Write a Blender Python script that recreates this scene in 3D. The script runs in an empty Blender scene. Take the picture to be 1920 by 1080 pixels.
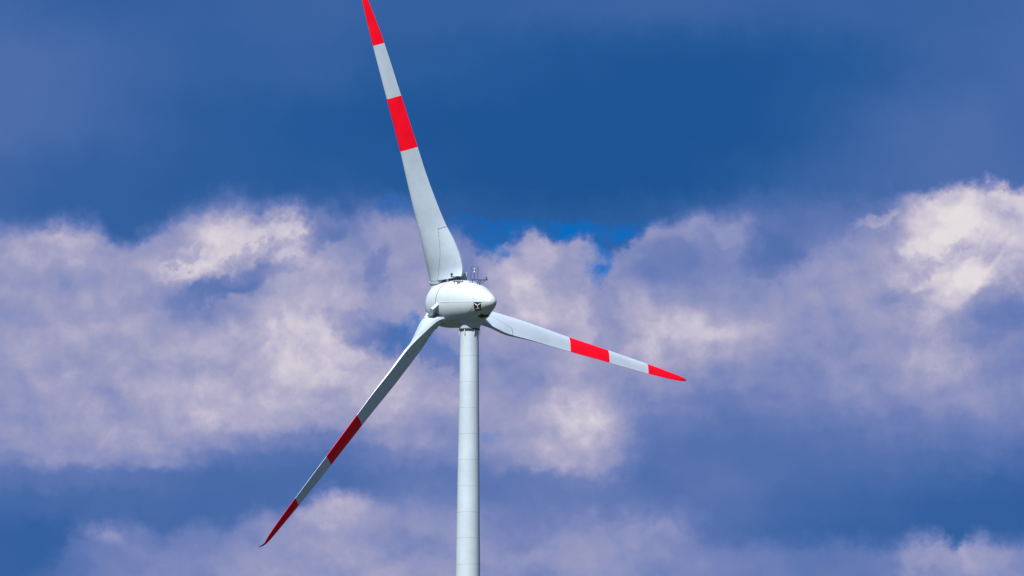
import bpy, bmesh, math, random
from mathutils import Vector, Matrix
random.seed(7)
SC = bpy.context.scene
C = SC.collection
R = math.radians
PI = math.pi

# ------------------------------------------------------------------ camera
FOCAL_PX = 13468.7                      # focal length in pixels of a 1920 px wide frame (a long tele lens)
cam_d = bpy.data.cameras.new("camera")
cam = bpy.data.objects.new("camera", cam_d)
C.objects.link(cam)
cam_d.sensor_width = 36.0
cam_d.lens = 36.0 * FOCAL_PX / 1920.0
cam_d.clip_start = 1.0
cam_d.clip_end = 30000.0
cam.location = (5.3228, -900.0, 1.7)
# looking up 6.2 degrees and held a third of a degree off level
cam.rotation_euler = (Matrix.Rotation(R(90.0 + 6.2316), 3, 'X') @ Matrix.Rotation(R(0.33), 3, 'Z')).to_euler()
SC.camera = cam

# ------------------------------------------------------------------ light and exposure
EXPOSURE = 0.95
SC.view_settings.view_transform = 'Standard'
SC.view_settings.look = 'None'
SC.view_settings.gamma = 1.0
SC.view_settings.use_curve_mapping = False
SC.view_settings.exposure = EXPOSURE
SC.cycles.max_bounces = 6

SUN_EL, SUN_AZ = 53.0, 203.0            # compass style: 0 = +Y (away from the camera), clockwise
sd = Vector((math.sin(R(SUN_AZ)) * math.cos(R(SUN_EL)), math.cos(R(SUN_AZ)) * math.cos(R(SUN_EL)), math.sin(R(SUN_EL))))
sun_d = bpy.data.lights.new("sun", 'SUN')
sun_d.energy = 5.0
sun_d.angle = R(0.53)
sun_d.color = (1.0, 0.975, 0.915)
sun = bpy.data.objects.new("sun", sun_d)
C.objects.link(sun)
sun.rotation_euler = sd.to_track_quat('Z', 'Y').to_euler()
sun.location = sd * 200

# ------------------------------------------------------------------ sky: Nishita air with a procedural cloud deck over it
W = bpy.data.worlds.new("World")
SC.world = W
W.use_nodes = True
W.cycles.sampling_method = 'MANUAL'
W.cycles.sample_map_resolution = 512
nt = W.node_tree
nt.nodes.clear()


def lin(c):
    return tuple((v / 255 / 12.92) if v / 255 <= 0.04045 else ((v / 255 + 0.055) / 1.055) ** 2.4 for v in c)


class NB:
    """small helper round a node tree: every call adds one node and returns its output socket"""
    def __init__(s, tree):
        s.t = tree

    def _set(s, sock, v):
        if isinstance(v, bpy.types.NodeSocket):
            s.t.links.new(v, sock)
        else:
            sock.default_value = v

    def m(s, op, a, b=0.0, c=0.0, clamp=False):
        n = s.t.nodes.new('ShaderNodeMath')
        n.operation = op
        n.use_clamp = clamp
        s._set(n.inputs[0], a)
        s._set(n.inputs[1], b)
        s._set(n.inputs[2], c)
        return n.outputs[0]

    def v(s, op, a, b=(0, 0, 0), scale=None):
        n = s.t.nodes.new('ShaderNodeVectorMath')
        n.operation = op
        s._set(n.inputs[0], a)
        if op == 'SCALE':
            s._set(n.inputs['Scale'], scale)
        else:
            s._set(n.inputs[1], b)
        return n.outputs['Value'] if op in ('LENGTH', 'DOT_PRODUCT') else n.outputs['Vector']

    def xyz(s, x, y, z):
        n = s.t.nodes.new('ShaderNodeCombineXYZ')
        for i, q in enumerate((x, y, z)):
            s._set(n.inputs[i], q)
        return n.outputs[0]

    def sep(s, a):
        n = s.t.nodes.new('ShaderNodeSeparateXYZ')
        s._set(n.inputs[0], a)
        return n.outputs

    def noise(s, vec, scale, detail=4.0, rough=0.55, lac=2.0, dist=0.0):
        n = s.t.nodes.new('ShaderNodeTexNoise')
        s._set(n.inputs['Vector'], vec)
        n.inputs['Scale'].default_value = scale
        n.inputs['Detail'].default_value = detail
        n.inputs['Roughness'].default_value = rough
        n.inputs['Lacunarity'].default_value = lac
        n.inputs['Distortion'].default_value = dist
        return n.outputs

    def rng(s, val, a, b, c=0.0, d=1.0, mode='SMOOTHSTEP'):
        n = s.t.nodes.new('ShaderNodeMapRange')
        n.interpolation_type = mode
        s._set(n.inputs['Value'], val)
        for k, q in (('From Min', a), ('From Max', b), ('To Min', c), ('To Max', d)):
            s._set(n.inputs[k], q)
        return n.outputs['Result']

    def mixf(s, fac, a, b):
        n = s.t.nodes.new('ShaderNodeMix')
        n.data_type = 'FLOAT'
        s._set(n.inputs[0], fac)
        s._set(n.inputs[2], a)
        s._set(n.inputs[3], b)
        return n.outputs[0]

    def mixc(s, fac, a, b):
        n = s.t.nodes.new('ShaderNodeMix')
        n.data_type = 'RGBA'
        s._set(n.inputs[0], fac)
        s._set(n.inputs[6], a)
        s._set(n.inputs[7], b)
        return n.outputs[2]

    def ramp(s, fac, stops, mode='LINEAR'):
        n = s.t.nodes.new('ShaderNodeValToRGB')
        cr = n.color_ramp
        cr.interpolation = mode
        while len(cr.elements) > 1:
            cr.elements.remove(cr.elements[-1])
        cr.elements[0].position = stops[0][0]
        cr.elements[0].color = (*stops[0][1], 1)
        for p, c in stops[1:]:
            e = cr.elements.new(p)
            e.color = (*c, 1)
        s._set(n.inputs[0], fac)
        return n.outputs[0]


nb = NB(nt)
tc = nt.nodes.new('ShaderNodeTexCoord')
D = tc.outputs['Generated']
dx, dy, dz = nb.sep(D)
# compass direction and height angle of the sky point, in units of 1/13468 rad: the scale on which the cloud
# bands were surveyed.  x grows eastwards, y downwards, (960, 540) is due north 6.23 degrees above the horizon
az = nb.m('ARCTAN2', dx, dy)
el = nb.m('ARCSINE', dz)
X = nb.m('MULTIPLY_ADD', az, FOCAL_PX, 960.0)
Y = nb.m('MULTIPLY_ADD', el, -FOCAL_PX, 540.0 + R(6.2297) * FOCAL_PX)

# turbulence
w1 = nb.noise(D, 48.0, 2.0, 0.5)[1]
w2 = nb.noise(D, 150.0, 6.0, 0.6)[1]
w3 = nb.noise(D, 520.0, 5.0, 0.62)[1]
w1x, w1y, _ = nb.sep(w1)
w2x, w2y, _ = nb.sep(w2)
w3x, w3y, _ = nb.sep(w3)


def warp(base, terms):
    t = base
    for n, k in terms:
        t = nb.m('MULTIPLY_ADD', nb.m('SUBTRACT', n, 0.5), k, t)
    return t


XW = warp(X, ((w1x, 40.0), (w2x, 95.0), (w3x, 32.0)))
YW = warp(Y, ((w1y, 30.0), (w2y, 85.0), (w3y, 32.0)))
fx = nb.m('DIVIDE', XW, 1920.0, clamp=True)


def rows(table, yy):
    """surveyed cloud brightness: one row per height, 25 columns of 80 units"""
    out, py = None, 0
    for y, txt in table:
        vals = [float(q) for q in txt.split()]
        r = nb.ramp(fx, [(k / 24, (q, q, q)) for k, q in enumerate(vals)], 'CARDINAL')
        out = r if out is None else nb.mixf(nb.rng(yy, py, y), out, r)
        py = y
    return out


def curve(pts):
    """height of a cloud edge along the frame"""
    st = [(x / 1920, ((y / 1200),) * 3) for x, y in pts]
    return nb.m('MULTIPLY', nb.ramp(fx, st, 'EASE'), 1200.0)


# the dark sheet overhead
SHEET = rows([
 (0, ".25 .22 .2 .2 .2 .2 .22 .22 .22 .2 .2 .2 .2 .22 .22 .24 .24 .22 .22 .22 .22 .22 .22 .25 .28"),
 (120, ".36 .33 .29 .25 .22 .2 .2 .2 .18 .15 .14 .12 .08 .06 .05 .04 .04 .04 .05 .08 .12 .17 .22 .26 .3"),
 (240, ".35 .33 .29 .24 .18 .14 .12 .1 .08 .06 .05 .04 .03 .02 .02 .02 .02 .03 .06 .12 .2 .28 .33 .34 .3"),
 (330, ".26 .22 .2 .18 .15 .13 .12 .12 .12 .09 .07 .05 .03 .01 0 .01 .05 .1 .17 .22 .26 .3 .35 .34 .32"),
 (400, ".24 .2 .18 .17 .17 .2 .22 .24 .24 .2 .18 .14 .13 .12 .12 .14 .2 .28 .34 .36 .4 .45 .5 .5 .5"),
 (470, ".24 .2 .2 .2 .22 .3 .3 .3 .3 .3 .3 .2 .2 .2 .2 .2 .3 .4 .45 .45 .45 .5 .55 .55 .55"),
], YW)
# the broken bank in the middle
BANK = rows([
 (390, ".6 .68 .62 .5 .62 .72 .74 .76 .62 .66 .62 .55 .62 .68 .6 .55 .56 .5 .45 .45 .5 .6 1.02 1.08 1.04"),
 (430, ".66 .74 .68 .56 .68 .8 .8 .82 .6 .7 .66 .6 .72 .72 .62 .58 .58 .56 .48 .45 .58 .7 1.06 1.1 1.06"),
 (470, ".72 .78 .72 .66 .74 .86 .84 .86 .72 .68 .7 .62 .8 .78 .62 .58 .6 .62 .5 .52 .64 .76 1.08 1.1 1.02"),
 (510, ".74 .78 .74 .7 .78 .84 .76 .76 .74 .68 .74 .6 .84 .84 .72 .6 .58 .6 .55 .62 .68 .78 1.05 1.0 .86"),
 (550, ".72 .74 .74 .7 .74 .66 .66 .8 .78 .72 .74 .7 .86 .84 .76 .68 .64 .62 .62 .68 .7 .72 .88 .8 .66"),
 (590, ".7 .72 .74 .72 .64 .62 .76 .82 .78 .75 .72 .72 .82 .82 .74 .78 .8 .66 .65 .66 .68 .7 .74 .7 .56"),
 (630, ".69 .72 .75 .76 .74 .78 .86 .9 .8 .62 .6 .62 .76 .76 .72 .8 .86 .8 .7 .66 .66 .7 .7 .66 .55"),
 (670, ".72 .75 .77 .78 .78 .82 .88 .9 .84 .72 .62 .64 .72 .7 .7 .76 .8 .74 .68 .65 .64 .68 .76 .7 .58"),
 (710, ".7 .74 .77 .78 .79 .84 .85 .87 .86 .82 .76 .68 .7 .74 .7 .68 .66 .63 .62 .61 .62 .66 .7 .66 .58"),
 (750, ".67 .72 .79 .78 .79 .84 .83 .84 .84 .84 .8 .7 .68 .82 .74 .58 .54 .52 .52 .54 .57 .6 .63 .6 .54"),
 (790, ".68 .71 .77 .78 .8 .8 .78 .75 .74 .8 .76 .66 .7 .85 .82 .52 .46 .43 .43 .46 .5 .52 .54 .52 .5"),
 (825, ".64 .68 .73 .76 .74 .66 .56 .52 .56 .64 .7 .64 .68 .85 .84 .5 .42 .39 .38 .4 .42 .44 .46 .45 .43"),
 (860, ".54 .6 .65 .68 .6 .48 .4 .38 .4 .5 .58 .58 .6 .76 .74 .46 .41 .4 .37 .36 .36 .38 .38 .36 .34"),
 (900, ".4 .42 .44 .41 .37 .34 .33 .33 .35 .4 .46 .48 .44 .5 .5 .4 .42 .42 .38 .34 .32 .3 .27 .22 .2"),
 (945, ".3 .31 .33 .33 .32 .31 .32 .34 .38 .42 .45 .44 .42 .42 .42 .41 .41 .39 .34 .3 .26 .23 .19 .17 .16"),
 (1000, ".2 .2 .25 .3 .32 .32 .32 .33 .36 .4 .42 .42 .42 .42 .42 .42 .4 .36 .3 .25 .22 .2 .18 .17 .17"),
], YW)
# the low clouds along the bottom
LOW = rows([
 (940, ".3 .3 .5 .56 .52 .52 .62 .68 .76 .66 .58 .56 .54 .52 .56 .56 .5 .48 .46 .42 .4 .42 .5 .56 .52"),
 (1000, ".2 .25 .5 .6 .54 .54 .62 .68 .76 .68 .62 .6 .58 .6 .66 .64 .58 .5 .46 .44 .42 .44 .54 .6 .56"),
 (1060, ".2 .32 .5 .58 .58 .6 .66 .7 .74 .7 .68 .66 .64 .66 .66 .6 .57 .54 .5 .48 .48 .52 .62 .64 .62"),
], YW)
E1 = curve([(0, 436), (60, 428), (130, 418), (180, 428), (212, 458), (240, 466), (280, 440), (325, 402), (380, 394), (430, 386), (475, 398), (530, 384), (575, 408), (620, 398),
            (690, 392), (770, 392), (850, 440), (925, 478), (950, 446), (985, 428), (1020, 432), (1050, 450), (1100, 438), (1135, 470), (1160, 462), (1190, 436), (1235, 418), (1320, 400), (1480, 392), (1640, 390), (1700, 356), (1920, 346)])
E3 = curve([(0, 1110), (90, 1062), (140, 1008), (180, 984), (250, 982), (300, 1000), (400, 986), (470, 962), (530, 966), (590, 934), (660, 930), (720, 948), (850, 940),
            (960, 930), (1080, 940), (1200, 952), (1290, 976), (1340, 1006), (1480, 1014), (1620, 1012), (1710, 1000), (1755, 1004), (1780, 1030), (1805, 1006), (1920, 1002)])
soft1 = nb.rng(X, 1150.0, 1650.0, 0.0, 1.0)
soft1 = nb.m('MULTIPLY', soft1, nb.rng(X, 1640.0, 1710.0, 1.0, 0.0))
wid1 = nb.m('MULTIPLY_ADD', soft1, 40.0, nb.rng(X, 780.0, 900.0, 36.0, 18.0))
m1 = nb.m('ADD', nb.m('DIVIDE', nb.m('SUBTRACT', YW, E1), nb.m('MULTIPLY', wid1, 2.0)), 0.5, clamp=True)
m1 = nb.rng(m1, 0.0, 1.0)
wid3 = nb.m('MULTIPLY', nb.rng(X, 640.0, 1000.0, 26.0, 46.0), nb.rng(X, 1180.0, 1320.0, 1.0, 0.6))
m3 = nb.m('ADD', nb.m('DIVIDE', nb.m('SUBTRACT', YW, E3), nb.m('MULTIPLY', wid3, 2.0)), 0.5, clamp=True)
m3 = nb.rng(m3, 0.0, 1.0)
B = nb.mixf(m3, nb.mixf(m1, SHEET, BANK), LOW)
# single billows and hollows: x, y, half width, half height, slope (degrees, clockwise), step in brightness
SX = warp(X, ((w2x, 115.0), (w3x, 46.0)))
SY = warp(Y, ((w2y, 110.0), (w3y, 46.0)))
SH = None
for (x, y, rx, ry, ang, d) in (
        (410, 470, 110, 34, -22, .16), (525, 438, 50, 44, 0, .16), (372, 512, 60, 22, -15, .14), (435, 536, 110, 26, -20, -.24), (300, 560, 90, 22, -25, -.10),
        (600, 442, 50, 22, -20, -.20), (712, 505, 22, 50, 15, -.15), (585, 420, 60, 14, -12, .10), (140, 452, 130, 40, -10, .06), (90, 545, 150, 26, -25, -.06),
        (560, 640, 80, 60, 0, .12), (620, 610, 40, 50, 20, .12), (530, 700, 140, 34, -15, .06), (415, 748, 50, 70, 20, .10), (465, 690, 36, 60, 10, -.08), (140, 750, 60, 50, 0, .08),
        (735, 705, 120, 44, 10, .08), (700, 632, 80, 34, 25, -.22), (810, 660, 90, 26, 10, -.12), (250, 660, 130, 50, -10, -.05),
        (975, 470, 70, 50, 0, .10), (1075, 455, 60, 24, -15, .10), (1060, 510, 40, 60, 10, -.10), (985, 556, 70, 46, 0, .03), (1085, 600, 20, 70, 8, .10), (1125, 590, 26, 80, 0, -.08),
        (1210, 590, 70, 40, 20, .10), (1310, 622, 110, 40, 0, .10), (1040, 745, 80, 70, 0, .05), (1115, 800, 70, 90, 0, .06), (1000, 690, 60, 60, -20, -.10), (1090, 668, 60, 40, -40, .10),
        (1640, 405, 44, 17, -6, .34), (1385, 428, 44, 24, 20, .18), (1300, 415, 40, 40, 30, .14), (1450, 470, 60, 44, 20, -.14), (1250, 500, 110, 40, -20, -.06), (1215, 440, 30, 30, 0, .08),
        (1560, 470, 120, 22, -35, .10), (1790, 400, 120, 44, -10, .06), (1860, 440, 100, 20, -35, -.08), (1800, 540, 90, 30, -40, .12), (1880, 560, 60, 50, 0, -.16), (1730, 560, 90, 26, 0, -.10), (1740, 440, 50, 60, 20, .06),
        (1760, 655, 60, 60, 20, .10), (1830, 620, 50, 50, 0, -.10), (620, 955, 70, 34, -12, .10), (185, 1000, 36, 26, 0, .14), (275, 1010, 40, 30, 30, -.10), (1725, 1030, 40, 36, 0, .10), (1840, 1035, 60, 36, 0, .08),
        (465, 478, 80, 12, -28, -.16), (350, 484, 50, 12, -30, -.12), (500, 470, 16, 40, 15, -.12), (590, 650, 20, 60, 25, -.08), (520, 640, 20, 50, 15, -.08),
        (1790, 462, 100, 13, -36, -.14), (1850, 490, 80, 13, -38, -.12), (1760, 400, 14, 40, 30, -.08), (1730, 490, 60, 12, 20, -.10), (1260, 620, 14, 40, 0, -.08), (1080, 770, 40, 14, 20, -.08),
        (1300, 960, 40, 24, 20, .12), (1000, 1050, 60, 30, 0, .06), (1430, 700, 170, 40, -6, -.04), (1200, 650, 40, 50, 0, .06)):
    ca, sa = math.cos(R(ang)), math.sin(R(ang))
    px = nb.m('SUBTRACT', SX, x)
    qy = nb.m('SUBTRACT', SY, y)
    u = nb.m('MULTIPLY_ADD', px, ca / rx, nb.m('MULTIPLY', qy, sa / rx))
    v = nb.m('MULTIPLY_ADD', px, -sa / ry, nb.m('MULTIPLY', qy, ca / ry))
    q = nb.m('MULTIPLY_ADD', u, u, nb.m('MULTIPLY', v, v))
    d *= (0.8 if x < 560 and y < 520 else 0.5) if d > 0 and x < 1600 else 0.85
    q = nb.rng(q, 0.0, 1.9, d, 0.0)
    SH = q if SH is None else nb.m('ADD', SH, q)
B = nb.m('MULTIPLY_ADD', SH, nb.m('MAXIMUM', m1, nb.m('MULTIPLY', soft1, 0.8)), B)
# beyond the surveyed patch the same broken deck goes on at the same mean brightness and scale
g1 = nb.noise(nb.v('MULTIPLY', D, (1, 1, 2.2)), 16.0, 6.0, 0.55)[0]
G = nb.rng(g1, 0.3, 0.7, 0.05, 0.95, 'LINEAR')
inside = nb.m('MULTIPLY',
              nb.m('MULTIPLY', nb.rng(X, -420.0, -40.0), nb.rng(X, 1960.0, 2340.0, 1.0, 0.0)),
              nb.m('MULTIPLY', nb.rng(Y, -420.0, -20.0), nb.rng(Y, 1100.0, 1400.0, 1.0, 0.0)))
inside = nb.m('MULTIPLY', inside, nb.rng(dy, 0.5, 0.8))
T = nb.mixf(inside, G, B)
# cotton texture: strong where the cloud is bright, faint in the smooth dark sheets
f1 = nb.noise(nb.v('ADD', nb.v('MULTIPLY', D, (1, 1, 1.25)), nb.v('SCALE', w1, scale=0.006)), 80.0, 7.0, 0.5)[0]
f2 = nb.noise(nb.v('ADD', D, nb.v('SCALE', w2, scale=0.004)), 270.0, 8.0, 0.64)[0]
amp = nb.rng(T, 0.15, 0.8, 0.06, 0.24)
T0 = T
T = nb.m('MULTIPLY_ADD', nb.m('SUBTRACT', f1, 0.5), amp, T)
# relief: puffs are brighter on the side the light comes from
PB = nb.v('ADD', nb.v('MULTIPLY', D, (1, 1, 1.15)), nb.v('SCALE', w2, scale=0.004))
r1 = nb.noise(PB, 105.0, 5.0, 0.5)[0]
r2 = nb.noise(nb.v('ADD', PB, (0.0010, 0.0, 0.0024)), 105.0, 5.0, 0.5)[0]
T = nb.m('MULTIPLY_ADD', nb.m('SUBTRACT', r1, r2), nb.rng(T0, 0.3, 0.9, 0.03, 0.62), T)
T = nb.m('MULTIPLY_ADD', nb.m('SUBTRACT', f2, 0.5), nb.rng(T0, 0.42, 0.95, 0.012, 0.31), T)
# thick cloud saturates: the brightest tops flatten out softly
T = nb.m('ADD', nb.m('MINIMUM', T, 0.78), nb.m('MULTIPLY', nb.m('SUBTRACT', 1.0, nb.m('POWER', 2.718, nb.m('MULTIPLY', nb.m('MAXIMUM', nb.m('SUBTRACT', T, 0.78), 0.0), -2.6))), 0.37))
cloud = nb.ramp(nb.m('DIVIDE', T, 1.12), [(p / 1.12, lin(c)) for p, c in (
    (0.0, (28, 83, 147)), (0.1, (38, 89, 153)), (0.2, (54, 97, 160)), (0.35, (76, 109, 170)), (0.45, (95, 119, 178)),
    (0.55, (116, 131, 185)), (0.65, (140, 147, 191)), (0.75, (157, 158, 194)), (0.85, (179, 175, 203)),
    (0.93, (203, 197, 213)), (1.0, (226, 219, 223)), (1.12, (243, 236, 232)))])
# rifts where the blue air shows
gap = None
over = None
GX, GY = warp(X, ((w2x, 90.0), (w3x, 40.0))), warp(Y, ((w2y, 80.0), (w3y, 40.0)))
for (x, y, rx, ry, k, behind) in ((905, 446, 90, 38, .8, 1), (1075, 430, 135, 24, .95, 1), (1125, 482, 26, 46, 1.0, 0), (745, 384, 44, 14, .8, 1),
                          (766, 610, 26, 20, .9, 0), (800, 648, 80, 26, .4, 0), (926, 822, 26, 13, .38, 0), (938, 470, 28, 24, .8, 0),
                          (1190, 430, 50, 24, .6, 1), (715, 590, 40, 20, .3, 0)):
    a = nb.m('MULTIPLY', nb.m('SUBTRACT', GX, x), 1 / rx)
    b = nb.m('MULTIPLY', nb.m('SUBTRACT', GY, y), 1 / ry)
    q = nb.m('MULTIPLY_ADD', a, a, nb.m('MULTIPLY', b, b))
    q = nb.rng(q, 0.05, 1.7, k, 0.0)
    if behind:
        over = q if over is None else nb.m('MAXIMUM', over, q)
    else:
        gap = q if gap is None else nb.m('MAXIMUM', gap, q)
gap = nb.m('MAXIMUM', gap, nb.m('MULTIPLY', over, nb.m('SUBTRACT', 1.0, m1)))
# thin veils drift across the rifts
gap = nb.m('MULTIPLY', nb.m('MULTIPLY', gap, nb.rng(nb.noise(nb.v('ADD', D, nb.v('SCALE', w2, scale=0.006)), 200.0, 6.0, 0.6)[0], 0.36, 0.6, 0.35, 1.0)), inside)
g2 = nb.rng(nb.noise(D, 9.0, 5.0, 0.55)[0], 0.56, 0.66)
gap = nb.m('MAXIMUM', gap, nb.m('MULTIPLY', g2, nb.m('SUBTRACT', 1.0, inside)))
sky = nt.nodes.new('ShaderNodeTexSky')
sky.sky_type = 'NISHITA'
sky.sun_disc = False
sky.sun_elevation = R(SUN_EL)
sky.sun_rotation = R(SUN_AZ)
sky.air_density = 1.0
sky.dust_density = 0.0
sky.ozone_density = 6.0
sky.altitude = 600
hs = nt.nodes.new('ShaderNodeHueSaturation')
hs.inputs['Hue'].default_value = 0.53
hs.inputs['Saturation'].default_value = 1.75
hs.inputs['Value'].default_value = 0.37
nt.links.new(sky.outputs[0], hs.inputs['Color'])
bg_air = nt.nodes.new('ShaderNodeBackground')
bg_air.inputs['Strength'].default_value = 0.1
nt.links.new(hs.outputs[0], bg_air.inputs['Color'])
bg_cloud = nt.nodes.new('ShaderNodeBackground')
bg_cloud.inputs['Strength'].default_value = 1.0 / 2 ** EXPOSURE
nt.links.new(cloud, bg_cloud.inputs['Color'])
mx = nt.nodes.new('ShaderNodeMixShader')
nt.links.new(gap, mx.inputs[0])
nt.links.new(bg_cloud.outputs[0], mx.inputs[1])
nt.links.new(bg_air.outputs[0], mx.inputs[2])
wo = nt.nodes.new('ShaderNodeOutputWorld')
nt.links.new(mx.outputs[0], wo.inputs['Surface'])


# ------------------------------------------------------------------ materials
def material(name, col, rough=0.4, var=0.06, scale=1.5, metal=0.0, streak=0.0, bump=0.0, spec=0.5):
    m = bpy.data.materials.new(name)
    m.use_nodes = True
    t = m.node_tree
    b = t.nodes['Principled BSDF']
    n = NB(t)
    P = t.nodes.new('ShaderNodeTexCoord').outputs['Object']
    f = n.noise(P, scale, 5.0, 0.6)[0]
    dark = tuple(c * (1 - var * 2) for c in col)
    lite = tuple(min(1, c * (1 + var)) for c in col)
    c = n.ramp(f, [(0.3, dark), (0.7, lite)])
    if streak:
        s = n.noise(n.v('MULTIPLY', P, (3.0, 3.0, 0.12)), 1.2, 4.0, 0.6)[0]
        c = n.mixc(n.rng(s, 0.55, 0.8, 0.0, streak), c, (*(q * 0.62 for q in col), 1))
    t.links.new(c, b.inputs['Base Color'])
    rr = n.rng(f, 0.3, 0.7, rough - 0.05, rough + 0.07)
    t.links.new(rr, b.inputs['Roughness'])
    b.inputs['Metallic'].default_value = metal
    b.inputs['Specular IOR Level'].default_value = spec
    if bump:
        bp = t.nodes.new('ShaderNodeBump')
        bp.inputs['Strength'].default_value = bump
        bp.inputs['Distance'].default_value = 0.02
        t.links.new(n.noise(P, scale * 3, 3.0)[0], bp.inputs['Height'])
        t.links.new(bp.outputs[0], b.inputs['Normal'])
    return m


M_WHITE = material("agate_grey_paint", (0.345, 0.405, 0.445), 0.38, 0.035, 0.5, streak=0.16, bump=0.02)
M_BLADE = material("blade_gelcoat", (0.33, 0.402, 0.48), 0.42, 0.03, 0.7, bump=0.012)
M_TOWER = material("tower_paint", (0.335, 0.40, 0.46), 0.45, 0.035, 0.4, streak=0.16)
M_RED = material("traffic_red_paint", (0.68, 0.001, 0.014), 0.55, 0.05, 0.5, spec=0.12)
M_SEAL = material("dark_rubber_seal", (0.05, 0.055, 0.06), 0.6, 0.1, 3.0)
M_JOINT = material("grey_sealant", (0.24, 0.27, 0.29), 0.6, 0.1, 3.0)
M_STEEL = material("dark_galvanised_steel", (0.045, 0.05, 0.06), 0.5, 0.15, 6.0, 0.5)
M_BLACK = material("black_film", (0.012, 0.014, 0.025), 0.35, 0.05, 4.0)
M_LOGORED = material("crimson_film", (0.32, 0.01, 0.03), 0.35, 0.05, 4.0)
M_LOGOWHITE = material("white_film", (0.8, 0.8, 0.8), 0.4, 0.02, 4.0)
M_TIP = material("bare_aluminium_tip", (0.035, 0.02, 0.03), 0.45, 0.1, 5.0, 0.4)
M_LAMP = material("clear_lamp_glass", (0.55, 0.56, 0.58), 0.15, 0.05, 5.0)
M_VENT = material("black_vent_mesh", (0.012, 0.013, 0.015), 0.7, 0.2, 12.0)
M_GROUND = material("meadow_grass", (0.024, 0.038, 0.018), 0.95, 0.25, 0.02)


# ------------------------------------------------------------------ mesh helpers
def obj(name, data, mat, parent=None, angle=40, kind=None):
    """verts/faces (or a bmesh) -> one linked mesh object"""
    me = bpy.data.meshes.new(name)
    if isinstance(data, bmesh.types.BMesh):
        data.to_mesh(me)
        data.free()
    else:
        me.from_pydata(data[0], [], data[1])
    me.materials.append(mat)
    for p in me.polygons:
        p.use_smooth = True
    me.update()
    me.set_sharp_from_angle(angle=R(angle))
    o = bpy.data.objects.new(name, me)
    C.objects.link(o)
    if parent:
        o.parent = parent
    if kind:
        o['kind'] = kind
    return o


def fix(bm):
    bmesh.ops.remove_doubles(bm, verts=bm.verts, dist=1e-5)
    bmesh.ops.recalc_face_normals(bm, faces=bm.faces)
    return bm


def from_rings(rings, cap0=True, cap1=True, closed=True):
    bm = bmesh.new()
    vs = [[bm.verts.new(p) for p in r] for r in rings]
    n = len(rings[0])
    for a, b in zip(vs, vs[1:]):
        for i in range(n if closed else n - 1):
            j = (i + 1) % n
            bm.faces.new((a[i], a[j], b[j], b[i]))
    if cap0:
        bm.faces.new(vs[0][::-1])
    if cap1:
        bm.faces.new(vs[-1])
    return fix(bm)


def lathe(prof, seg=64, axis='Z', cap=True):
    """prof: (radius, height) pairs turned about an axis"""
    rings = []
    for r, z in prof:
        r = max(r, 1e-4)
        ring = []
        for k in range(seg):
            t = 2 * PI * k / seg
            if axis == 'Z':
                ring.append((r * math.cos(t), r * math.sin(t), z))
            else:
                ring.append((r * math.cos(t), -z, r * math.sin(t)))
        rings.append(ring)
    return from_rings(rings, cap, cap)


def tube_bm(pts, rad, seg=6, bm=None):
    """a round rod bent through the points"""
    new = bm is None
    if new:
        bm = bmesh.new()
    pts = [Vector(p) for p in pts]
    rings = []
    for i, p in enumerate(pts):
        d = (pts[min(i + 1, len(pts) - 1)] - pts[max(i - 1, 0)]).normalized()
        u = d.orthogonal().normalized() if i == 0 else (u - d * u.dot(d)).normalized()
        w = d.cross(u)
        rings.append([bm.verts.new(p + (u * math.cos(2 * PI * k / seg) + w * math.sin(2 * PI * k / seg)) * rad) for k in range(seg)])
    for a, b in zip(rings, rings[1:]):
        for k in range(seg):
            bm.faces.new((a[k], a[(k + 1) % seg], b[(k + 1) % seg], b[k]))
    bm.faces.new(rings[0][::-1])
    bm.faces.new(rings[-1])
    if new:
        bmesh.ops.recalc_face_normals(bm, faces=bm.faces)
    return bm


def box_bm(c, sx, sy, sz, ex, ey, ez, bm=None):
    """box about c with half sizes along three given axes"""
    new = bm is None
    if new:
        bm = bmesh.new()
    v = {}
    for i in (-1, 1):
        for j in (-1, 1):
            for k in (-1, 1):
                v[i, j, k] = bm.verts.new(c + ex * (sx * i) + ey * (sy * j) + ez * (sz * k))
    fs = []
    for ax in range(3):
        for sg in (-1, 1):
            q = []
            for (p, r) in ((-1, -1), (1, -1), (1, 1), (-1, 1)):
                key = [p, r]
                key.insert(ax, sg)
                q.append(v[tuple(key)])
            fs.append(bm.faces.new(q))
    bmesh.ops.recalc_face_normals(bm, faces=fs)
    return bm


def hermite(xs, ys, x):
    """smooth curve through the knots"""
    n = len(xs)
    if x <= xs[0]:
        return ys[0]
    if x >= xs[-1]:
        return ys[-1]
    i = max(k for k in range(n - 1) if xs[k] <= x)
    def slope(k):
        if k == 0:
            return (ys[1] - ys[0]) / (xs[1] - xs[0])
        if k == n - 1:
            return (ys[-1] - ys[-2]) / (xs[-1] - xs[-2])
        d0 = (ys[k] - ys[k - 1]) / (xs[k] - xs[k - 1])
        d1 = (ys[k + 1] - ys[k]) / (xs[k + 1] - xs[k])
        if d0 * d1 <= 0:
            return 0.0
        w0, w1 = xs[k + 1] - xs[k], xs[k] - xs[k - 1]
        return (w0 + w1) / (w1 / d0 + w0 / d1)
    h = xs[i + 1] - xs[i]
    u = (x - xs[i]) / h
    return ((2 * u ** 3 - 3 * u * u + 1) * ys[i] + (u ** 3 - 2 * u * u + u) * h * slope(i)
            + (-2 * u ** 3 + 3 * u * u) * ys[i + 1] + (u ** 3 - u * u) * h * slope(i + 1))


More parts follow.
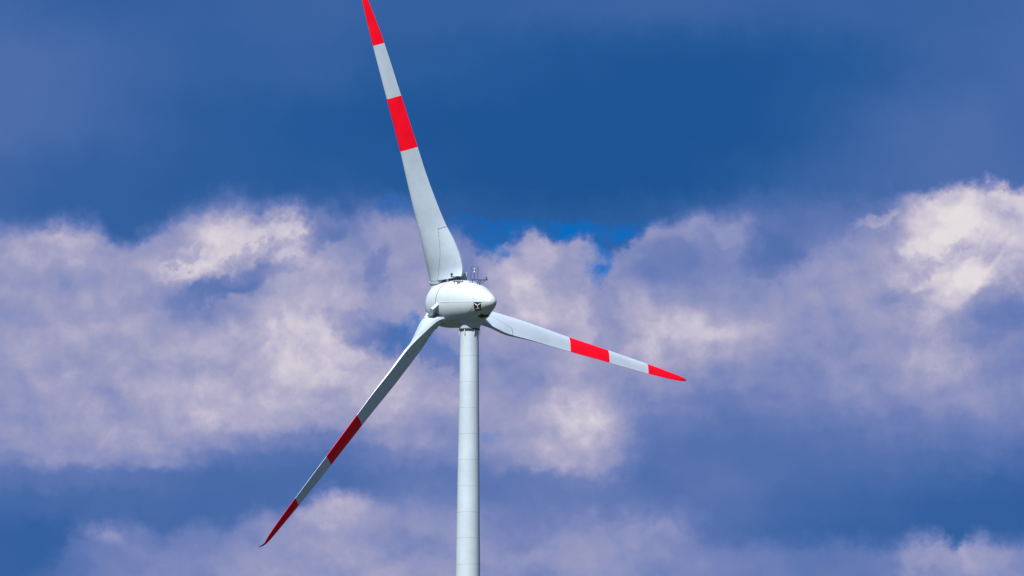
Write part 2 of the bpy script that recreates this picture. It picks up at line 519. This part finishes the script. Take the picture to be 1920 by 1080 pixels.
# ------------------------------------------------------------------ ground
bm = bmesh.new()
NG = 48
rr = [0, 40, 120, 300, 700, 1500, 3500, 8000, 16000]
rings = [[bm.verts.new((r * math.cos(2 * PI * k / NG), r * math.sin(2 * PI * k / NG), 0)) for k in range(NG)] for r in rr[1:]]
bm.faces.new(rings[0])
for a, b in zip(rings, rings[1:]):
    for k in range(NG):
        bm.faces.new((a[k], b[k], b[(k + 1) % NG], a[(k + 1) % NG]))
bmesh.ops.recalc_face_normals(bm, faces=bm.faces)
ground = obj('ground', bm, M_GROUND, kind='structure')

# ------------------------------------------------------------------ the wind turbine
turbine = bpy.data.objects.new('wind_turbine', None)
C.objects.link(turbine)
turbine['label'] = 'tall pale wind turbine with egg-shaped nacelle and three red striped blades'
turbine['category'] = 'wind turbine'

# rotor frame: a = upwind along the rotor axis, h = level in the rotor plane, v = up in the rotor plane
YAW, TILT, PHI, OVER, HUBZ = R(38.136), R(2.520), R(-19.809), 5.3434, 98.0
A_ = Vector((-math.sin(YAW) * math.cos(TILT), math.cos(YAW) * math.cos(TILT), math.sin(TILT)))
H_ = Vector((math.cos(YAW), math.sin(YAW), 0))
V_ = H_.cross(A_)
HUB = Vector((0, 0, HUBZ)) + A_ * OVER


def basis(x, y, z, o):
    m = Matrix((x, y, z)).transposed().to_4x4()
    m.translation = o
    return m


HEAD = basis(H_, A_, V_, HUB)          # local x = level, y = upwind, z = up

# --- tower: a core tube with the rolled steel cans round it, weld seams between them
TOP = 94.62
def trad(z):
    return 1.165 + (TOP - z) * 0.0118 + max(0, 40 - z) * 0.008
core = obj('tower', lathe([(trad(z) - 0.02, z) for z in (0, 20, 40, 60, 80, TOP)], 64), M_TOWER, turbine)
z1 = TOP - 0.0
k = 0
CAN = 3.285
while z1 > 0.4:
    z0 = max(z1 - CAN, 0.0)
    if k == 0:
        z0 = z1 - 3.36
    gap_ = 0.005 if k != 7 else 0.02
    pr = [(trad(z0) - 0.02, z0 + gap_), (trad(z0) - 0.004, z0 + gap_ + 0.004), (trad(z0), z0 + gap_ + 0.02)]
    pr += [(trad(z1), z1 - gap_ - 0.02), (trad(z1) - 0.004, z1 - gap_ - 0.004), (trad(z1) - 0.02, z1 - gap_)]
    obj('tower_section', lathe(pr, 72, cap=False), M_TOWER, core, 12)
    z1 = z0
    k += 1
obj('tower_flange', lathe([(1.2, TOP), (1.345, TOP), (1.345, TOP + 0.13), (1.2, TOP + 0.13)], 64), M_SEAL, turbine)
for ang in (-176, -118, -62, -4, 62, 120):
    t = R(ang)
    d = Vector((math.cos(t), math.sin(t), 0))
    e = Vector((-math.sin(t), math.cos(t), 0))
    o = obj('cable_bracket', box_bm(d * 1.30 + Vector((0, 0, TOP - 0.30)), 0.035, 0.05, 0.36, d, e, Vector((0, 0, 1))), M_WHITE, turbine)

# --- yaw neck that flares from the tower top into the belly of the nacelle
NECK = [(1.25, TOP + 0.13), (1.30, TOP + 0.25), (1.37, TOP + 0.42), (1.46, TOP + 0.64), (1.58, TOP + 0.86), (1.76, TOP + 1.1), (2.02, TOP + 1.34), (2.3, TOP + 1.56), (2.55, TOP + 1.76)]
rings = []
pk = (-A_ * .8 + H_ * .6).normalized()    # the flare reaches out towards the tail
for r_, z_ in NECK:
    ring = []
    for k in range(72):
        d = Vector((math.cos(2 * PI * k / 72), math.sin(2 * PI * k / 72), 0))
        w_ = .22 + .78 * ((1 + d.dot(pk)) / 2) ** 1.6
        ring.append(d * (1.25 + (r_ - 1.25) * w_) + Vector((0, 0, z_)))
    rings.append(ring)
obj('yaw_neck', from_rings(rings, False, False), M_WHITE, turbine, 60)

# --- nacelle and spinner: turned about the rotor axis; profile as (distance behind the hub, radius)
S_ = 14.9
SPIN = [(-42, 0.01), (-41.2, 4), (-38, 9.5), (-30, 19), (-20, 29), (-10, 36.8), (0, 41.8), (10, 43.4), (20, 44.2), (30.2, 44.6)]
TAIL = [(32.2, 44.6), (45, 45), (60, 44.4), (70, 43.4), (80, 41.9), (90, 39.8), (100, 36.8), (110, 32.6), (120, 27.4), (130, 22.0), (140, 16.2), (148, 10.8), (152, 6.3), (154, 0.01)]
TU, TR = [p[0] / S_ for p in TAIL], [p[1] / S_ for p in TAIL]
SU, SR = [p[0] / S_ for p in SPIN], [p[1] / S_ for p in SPIN]


def tail_r(u):
    return hermite(TU, TR, u)


def on_tail(u, deg, lift=0.0):
    """point of the nacelle skin: u behind the hub, deg from the top towards +x; and its normal"""
    t = R(deg)
    r = tail_r(u)
    s = (tail_r(u + 0.02) - tail_r(u - 0.02)) / 0.04
    rad = Vector((math.sin(t), 0, math.cos(t)))
    nrm = (rad + Vector((0, s, 0))).normalized()
    return Vector((0, -u, 0)) + rad * r + nrm * lift, nrm


pr = [(tail_r(TU[0]) - 0.25, TU[0])]
pr += [(tail_r(TU[0]) - 0.02, TU[0]), ]
nst = 70
for i in range(1, nst + 1):
    f = i / nst
    u = TU[0] + (TU[-1] - TU[0]) * (1 - (1 - f) ** 1.5)
    pr.append((tail_r(u), u))
nac = obj('nacelle', lathe(pr, 96, 'Y', cap=True), M_WHITE, turbine, 50)
nac.matrix_local = HEAD
pr = []
for i in range(0, 61):
    f = i / 60
    u = SU[0] + (SU[-1] - SU[0]) * (f ** 1.6)
    pr.append((hermite(SU, SR, u), u))
pr.append((SR[-1] - 0.02, SU[-1] + 0.012))
pr.append((SR[-1] - 0.25, SU[-1] + 0.012))
spin = obj('spinner', lathe(pr, 96, 'Y'), M_WHITE, turbine, 50)
spin.matrix_local = HEAD
o = obj('seam_seal', lathe([(SR[-1] - 0.24, SU[-1] + 0.014), (SR[-1] - 0.05, SU[-1] + 0.014), (SR[-1] - 0.05, TU[0] - 0.002), (SR[-1] - 0.24, TU[0] - 0.002)], 96, 'Y', cap=False), M_SEAL, nac)

# lip where the upper shell laps over the lower one, both sides
for sg in (-1, 1):
    bm = bmesh.new()
    rows = []
    for i in range(61):
        u = TU[0] + 0.02 + (10.18 - TU[0] - 0.02) * i / 60
        row = []
        for dg, lf in ((1.6, 0.002), (0.8, 0.016), (-0.4, 0.022), (-0.5, -0.01)):
            p, n = on_tail(u, sg * (90.3 - dg * 1.6 / max(0.3, tail_r(u) / 2.9)), lf)
            row.append(bm.verts.new(p))
        rows.append(row)
    for p, q in zip(rows, rows[1:]):
        for j in range(3):
            bm.faces.new((p[j], p[j + 1], q[j + 1], q[j]))
    if sg < 0:
        bmesh.ops.reverse_faces(bm, faces=bm.faces)
    obj('shell_joint', bm, M_WHITE, nac, 30)

# curved joint of the side hatch panel on either flank
HATCH = [(3.9, -7), (4.55, -17), (5.31, -27.5), (6.36, -38), (7.28, -47.5), (7.94, -60), (8.27, -76), (8.34, -93.5), (8.2, -108), (7.81, -120.5), (7.17, -129.5), (6.32, -135.5), (5.57, -138.5), (4.6, -140.5), (3.6, -141.5)]
hk = list(range(len(HATCH)))
for sg in (-1, 1):
    pts = []
    for i in range(71):
        x = (len(HATCH) - 1) * i / 70
        u = hermite(hk, [p[0] for p in HATCH], x)
        al = hermite(hk, [p[1] for p in HATCH], x)
        pts.append(on_tail(u, -sg * al if sg < 0 else al, 0.0)[0])
    obj('hatch_joint', tube_bm(pts, 0.014, 6), M_JOINT, nac)


def skin_patch(quad, nu, nv, lift, thick, mat, name, parent):
    """thin plate on the nacelle skin: quad = four (u, deg) corners, upper left, upper right, lower right, lower left"""
    bm = bmesh.new()
    top, bot = [], []
    for j in range(nv + 1):
        g = j / nv
        rt, rb = [], []
        for i in range(nu + 1):
            f = i / nu
            a = (quad[0][0] * (1 - f) + quad[1][0] * f, quad[0][1] * (1 - f) + quad[1][1] * f)
            b = (quad[3][0] * (1 - f) + quad[2][0] * f, quad[3][1] * (1 - f) + quad[2][1] * f)
            u, al = a[0] * (1 - g) + b[0] * g, a[1] * (1 - g) + b[1] * g
            rt.append(bm.verts.new(on_tail(u, al, lift + thick)[0]))
            rb.append(bm.verts.new(on_tail(u, al, lift - 0.03)[0]))
        top.append(rt)
        bot.append(rb)
    for j in range(nv):
        for i in range(nu):
            bm.faces.new((top[j][i], top[j][i + 1], top[j + 1][i + 1], top[j + 1][i]))
            bm.faces.new((bot[j][i], bot[j + 1][i], bot[j + 1][i + 1], bot[j][i + 1]))
    for i in range(nu):
        for j in (0, nv):
            bm.faces.new((top[j][i], top[j][i + 1], bot[j][i + 1], bot[j][i]))
    for j in range(nv):
        for i in (0, nu):
            bm.faces.new((top[j][i], top[j + 1][i], bot[j + 1][i], bot[j][i]))
    bmesh.ops.recalc_face_normals(bm, faces=bm.faces)
    return obj(name, bm, mat, parent)


def lg(x, y):
    """position on the emblem: x 0..1 across, y 0..1 downwards -> (u, deg)"""
    q = ((8.42, -94.0), (9.22, -95.5), (8.97, -141.0), (8.25, -134.0))
    a = (q[0][0] * (1 - x) + q[1][0] * x, q[0][1] * (1 - x) + q[1][1] * x)
    b = (q[3][0] * (1 - x) + q[2][0] * x, q[3][1] * (1 - x) + q[2][1] * x)
    return a[0] * (1 - y) + b[0] * y, a[1] * (1 - y) + b[1] * y


def lpatch(quad, lift, mat, name, n=3):
    return skin_patch([lg(*p) for p in quad], n, n, lift, 0.004, mat, name, nac)


def lbar(p, q, w0, w1, lift, mat, name):
    d = Vector((q[0] - p[0], (q[1] - p[1])))
    n = Vector((-d.y, d.x)).normalized()
    return lpatch([(p[0] + n.x * w0, p[1] + n.y * w0), (q[0] + n.x * w1, q[1] + n.y * w1), (q[0] - n.x * w1, q[1] - n.y * w1), (p[0] - n.x * w0, p[1] - n.y * w0)], lift, mat, name)


lpatch([(-.06, -.03), (1.04, -.03), (1.04, .68), (-.06, .68)], 0.008, M_BLACK, 'emblem_panel', 8)
lpatch([(-.0, .68), (1, .68), (1, .86), (-.0, .86)], 0.008, M_LOGORED, 'emblem_base', 6)
lpatch([(.02, .86), (.26, .86), (.26, 1.02), (.02, 1.02)], 0.008, M_BLACK, 'emblem_foot', 3)
lpatch([(.74, .86), (.98, .86), (.98, 1.0), (.74, 1.0)], 0.008, M_BLACK, 'emblem_foot', 3)
lpatch([(.40, .80), (.60, .80), (.60, .98), (.40, .98)], 0.016, M_BLACK, 'emblem_dot', 3)
lbar((.05, .10), (.45, .30), .03, .045, 0.016, M_LOGOWHITE, 'emblem_blade')
lbar((.95, .10), (.55, .30), .03, .045, 0.016, M_LOGOWHITE, 'emblem_blade')
lbar((.50, .34), (.52, .68), .05, .045, 0.016, M_LOGOWHITE, 'emblem_blade')
lbar((.18, .705), (.84, .705), .018, .018, 0.016, M_LOGOWHITE, 'emblem_line')
skin_patch([(7.95, -160), (8.55, -158), (8.6, -212), (8.0, -214)], 6, 14, 0.012, 0.03, M_VENT, 'air_vent', nac)

# --- blades: stations as (distance from hub, leading edge, trailing edge, thickness, blunt trailing edge)
ST = [3.35, 3.9, 4.5, 6, 8, 10, 13, 17, 20.4, 27.2, 34.15, 38, 39.6, 40.5, 41.0]
LT = [-.26, -.33, -.42, -.66, -.88, -1.0, -1.05, -.98, -.90, -.87, -.79, -.68, -.62, -.56, -.50]
LA = [.97, .93, .86, .60, .28, .08, .0, .0, .0, .16, .42, .53, .57, .62, .72]
TT = [.93, 1.30, 1.53, 1.74, 1.80, 1.65, 1.40, 1.22, 1.09, .82, .56, .30, .14, -.02, -.22]
TA = [-3.87, -3.83, -3.75, -3.5, -2.92, -2.28, -1.83, -1.34, -1.14, -.72, -.27, .10, .27, .42, .60]
TH = [2.0, 1.98, 1.94, 1.8, 1.5, 1.22, .95, .72, .58, .42, .28, .18, .14, .11, .08]
BT = [.32, .32, .32, .31, .29, .24, .14, .07, .05, .04, .03, .025, .02, .02, .015]
XM = [.215, .215, .22, .24, .27, .30, .31, .32, .33, .33, .33, .33, .33, .33, .33]
NX = 22


def section(s, grow=0.0, x0=0.0, n=NX):
    """closed outline of the blade at distance s (local x = tangential, y = upwind, z = along the blade)"""
    g = lambda tab: hermite(ST, tab, s)
    le = Vector((g(LT), g(LA), 0))
    te = Vector((g(TT), g(TA), 0))
    ch = (te - le)
    c = ch.length
    d = ch / c
    nrm = Vector((d.y, -d.x, 0))           # pressure side
    nrm = -nrm                            # downwind (suction) side is +nrm
    th, bt, xm = g(TH) / 2 / c, g(BT) / 2 / c, g(XM)
    def half(x):
        if x < xm:
            return th * math.sqrt(max(0.0, 1 - ((xm - x) / xm) ** 2))
        q = (x - xm) / (1 - xm)
        return bt + (th - bt) * (1 - q ** 1.55) ** 1.25 if q < 1 else bt
    up, lo = [], []
    for i in range(n + 1):
        f = i / n
        x = x0 + (1 - x0) * ((1 - math.cos(PI * f)) / 2 if x0 == 0 else f)
        y = half(x)
        up.append(le + d * (c * x) + nrm * (c * y * 1.08 + grow))
        lo.append(le + d * (c * x) - nrm * (c * y * 0.92 + grow))
    z = Vector((0, 0, s))
    return [p + z for p in up], [p + z for p in lo]


def blade_bm(s0, s1, step, cap0, cap1):
    n = max(2, int(math.ceil((s1 - s0) / step)))
    rings = []
    for i in range(n + 1):
        up, lo = section(s0 + (s1 - s0) * i / n)
        rings.append(up + lo[:0:-1])
    return from_rings(rings, cap0, cap1)


def seam_x(s):
    return hermite([3.35, 4.0, 5.3, 6.9, 8.5, 10.0], [.30, .33, .40, .50, .575, .70], s)


blade = obj('blade', blade_bm(3.35, 20.36, 0.3, True, False), M_BLADE, turbine, 45)
for nm, s0, s1, mt in (('red_band', 20.36, 27.2, M_RED), ('white_band', 27.2, 34.14, M_BLADE), ('red_tip', 34.14, 41.0, M_RED)):
    obj(nm, blade_bm(s0, s1, 0.35, False, False), mt, blade, 45)
# bent tip piece
up, lo = section(41.0)
base = up + lo[:0:-1]
cen = sum(base, Vector()) / len(base)
rings = [base]
for dz, dyy, sc in ((.14, .06, .92), (.27, .17, .78), (.38, .33, .62), (.46, .52, .45), (.52, .72, .28), (.55, .86, .10)):
    rings.append([cen + (p - cen) * sc + Vector((0.02, dyy, dz)) for p in base])
obj('blade_tip', from_rings(rings, False, True), M_TIP, blade, 45)
# trailing edge panel bolted over the root, both faces
bm = bmesh.new()
NS = 26
up_r, lo_r = [], []
for i in range(NS + 1):
    s = 3.36 + (9.95 - 3.36) * i / NS
    u, l = section(s, 0.014, seam_x(s), 12)
    up_r.append([bm.verts.new(p) for p in u])
    lo_r.append([bm.verts.new(p) for p in l])
for rows in (up_r, lo_r):
    for p, q in zip(rows, rows[1:]):
        for j in range(12):
            bm.faces.new((p[j], p[j + 1], q[j + 1], q[j]))
for p, q, r_, s_ in zip(up_r, up_r[1:], lo_r, lo_r[1:]):
    bm.faces.new((p[12], q[12], s_[12], r_[12]))
    bm.faces.new((p[0], q[0], s_[0], r_[0]))
for k_ in (0, NS):
    for j in range(12):
        bm.faces.new((up_r[k_][j], up_r[k_][j + 1], lo_r[k_][j + 1], lo_r[k_][j]))
obj('trailing_edge_panel', fix(bm), M_BLADE, blade, 35)
# bolts along the panel edge
bm = bmesh.new()
ex, ey, ez = Vector((1, 0, 0)), Vector((0, 1, 0)), Vector((0, 0, 1))
bolt_pts = []
s = 3.6
while s < 9.9:
    for side in (0, 1):
        q = section(s, 0.035, seam_x(s) + 0.02, 4)[side]
        bolt_pts.append(q[0])
    s += 0.30
for i in range(9):
    x = seam_x(9.9) + (0.97 - seam_x(9.9)) * i / 8
    for side in (0, 1):
        bolt_pts.append(section(9.8, 0.035, x, 2)[side][0])
for p in bolt_pts:
    box_bm(p, .032, .032, .032, ex, ey, ez, bm)
obj('bolt_row', bm, M_JOINT, blade, kind='stuff')
# round root and its flange
obj('root_flange', lathe([(1.0, 2.98), (1.10, 2.99), (1.10, 3.27), (1.0, 3.28)], 48), M_WHITE, blade)
obj('pitch_gap_seal', lathe([(0.97, 3.26), (0.97, 3.36)], 40), M_SEAL, blade)


def rotor_matrix(k):
    a = PHI + k * 2 * PI / 3
    s = V_ * math.cos(a) + H_ * math.sin(a)
    t = H_ * math.cos(a) - V_ * math.sin(a)
    return basis(t, A_, s, HUB)


blade.matrix_local = rotor_matrix(0)
blade['label'] = 'upright blade reaching out of the top of the picture'
BL = ['lit blade pointing to the right behind the nacelle', 'shaded blade pointing down to the left with dark red bands']
for k in (1, 2):
    c = blade.copy()
    C.objects.link(c)
    c.parent = turbine
    c.matrix_local = rotor_matrix(k)
    c['label'] = BL[k - 1]
    for ch in list(blade.children):
        d = ch.copy()
        C.objects.link(d)
        d.parent = c

# --- spinner fittings: a root sleeve and a fixed trailing edge stub behind each blade
HI = HEAD.inverted()
for k in range(3):
    m = HI @ rotor_matrix(k)
    o = obj('root_sleeve', lathe([(1.22, 2.2), (1.12, 2.62), (1.04, 2.82), (1.02, 2.99)], 48, cap=False), M_WHITE, spin)
    o.matrix_local = m
    # stub: a wedge with a blunt outer end, its edge slanting outwards
    rings = []
    for s, tt, ta, w in ((2.0, 2.15, -2.62, .20), (2.6, 2.27, -2.72, .17), (3.1, 2.42, -2.80, .17), (3.38, 2.49, -2.83, .19)):
        d = Vector((tt, ta, 0)).normalized()
        n = Vector((-d.y, d.x, 0))
        te = Vector((tt, ta, s)) + d * .16
        ln = Vector((tt, ta, 0)).length
        prof = []
        for x, hw in ((0, w), (.18, w * .92), (.5, w * 1.05), (1.0, w * 1.25), (1.7, w * 1.9), (2.4, w * 2.8)):
            prof.append((x, hw))
        ring = [te - d * x + n * hw for x, hw in prof] + [te - d * x - n * hw for x, hw in prof[::-1]]
        rings.append(ring)
    o = obj('trailing_edge_stub', from_rings(rings), M_WHITE, spin, 30)
    o.matrix_local = m

# --- instruments on the nacelle roof
UPV = Vector((0, 0, 1))                  # nacelle frame: x level, y upwind, z up


def roof(u, dg, lift=0.0):
    return on_tail(u, dg, lift)[0]


# beacon platform on the near shoulder
plat_feet = [roof(5.0, -38), roof(5.2, -34), roof(5.25, -24), roof(4.4, -36)]
pc = roof(4.6, -30) + Vector((-.05, .3, .75))
fr = obj('beacon_platform', box_bm(pc, .22, .95, .03, Vector((1, 0, 0)), Vector((.15, 1, 0)).normalized(), UPV), M_STEEL, turbine)
fr.matrix_local = HEAD
for q, w in zip(plat_feet, ((.3, -.5), (-.2, -.7), (.4, -.8), (-.35, .1))):
    obj('strut', tube_bm([q - UPV * .05, pc + Vector((w[0], w[1], -.02))], .04, 6), M_STEEL, fr)
obj('brace', tube_bm([plat_feet[0], pc + Vector((.3, .2, 0))], .03, 6), M_STEEL, fr)
obj('brace', tube_bm([plat_feet[2], pc + Vector((-.1, -.2, 0))], .03, 6), M_STEEL, fr)
bc = pc + Vector((-.1, .78, .05))
bl = obj('beacon', lathe([(.13, 0), (.13, .08), (.06, .1), (.06, .16), (.15, .19), (.17, .30), (.15, .40), (.05, .45)], 20), M_STEEL, fr)
bl.location = bc

# lightning guard loop, anemometer and second platform on the ridge
gc = roof(6.62, -9)
xd = Vector((1, 0, 0)) * .55 + Vector((0, -1, 0)) * .83
xd.normalize()
g0 = gc + UPV * .42
mast = obj('sensor_mast', box_bm(g0 + xd * .75, 1.05, .07, .05, xd, UPV.cross(xd), UPV), M_STEEL, turbine)
mast.matrix_local = HEAD
bm = bmesh.new()
hw = .47
loop = [g0 - xd * hw]
loop += [g0 - xd * hw + UPV * 1.3]
for i in range(1, 12):
    t = PI * i / 12
    loop.append(g0 - xd * (hw * math.cos(t)) + UPV * (1.3 + .5 * math.sin(t)))
loop += [g0 + xd * hw + UPV * 1.3, g0 + xd * hw]
tube_bm(loop, .03, 6, bm)
obj('loop_guard', bm, M_STEEL, mast)
obj('anemometer_rod', tube_bm([g0, g0 + UPV * .95], .035, 6), M_STEEL, mast)
bm = lathe([(.05, .93), (.1, .97), (.1, 1.05), (.05, 1.08), (.03, 1.3), (.08, 1.32), (.08, 1.42), (.02, 1.46)], 12)
an = obj('anemometer', bm, M_LAMP, mast)
an.location = g0
for i in range(3):
    t = 2 * PI * i / 3 + .4
    q = g0 + UPV * 1.22
    e = q + Vector((math.cos(t), math.sin(t), 0)) * .22
    bm = tube_bm([q, e - (e - q) * .2, e], .02, 6)
    bmesh.ops.create_icosphere(bm, subdivisions=1, radius=.075, matrix=Matrix.Translation(e))
    obj('anemometer_cup', bm, M_STEEL, mast)
for u, dg, f in ((6.21, -18, -.45), (6.5, -14, -.2), (6.9, -3, .6), (7.15, 1, .8)):
    obj('strut', tube_bm([roof(u, dg, -.05), g0 + xd * f], .04, 6), M_STEEL, mast)
obj('brace', tube_bm([roof(7.15, 1, -.05), g0 + xd * 1.55], .035, 6), M_STEEL, mast)
obj('brace', tube_bm([roof(7.0, -6, -.05), g0 + xd * 1.15], .03, 6), M_STEEL, mast)
bl = obj('beacon', lathe([(.1, 0), (.1, .06), (.04, .08), (.04, .14), (.11, .16), (.12, .24), (.05, .3)], 16), M_STEEL, mast)
bl.location = g0 + xd * 1.6 + UPV * .05
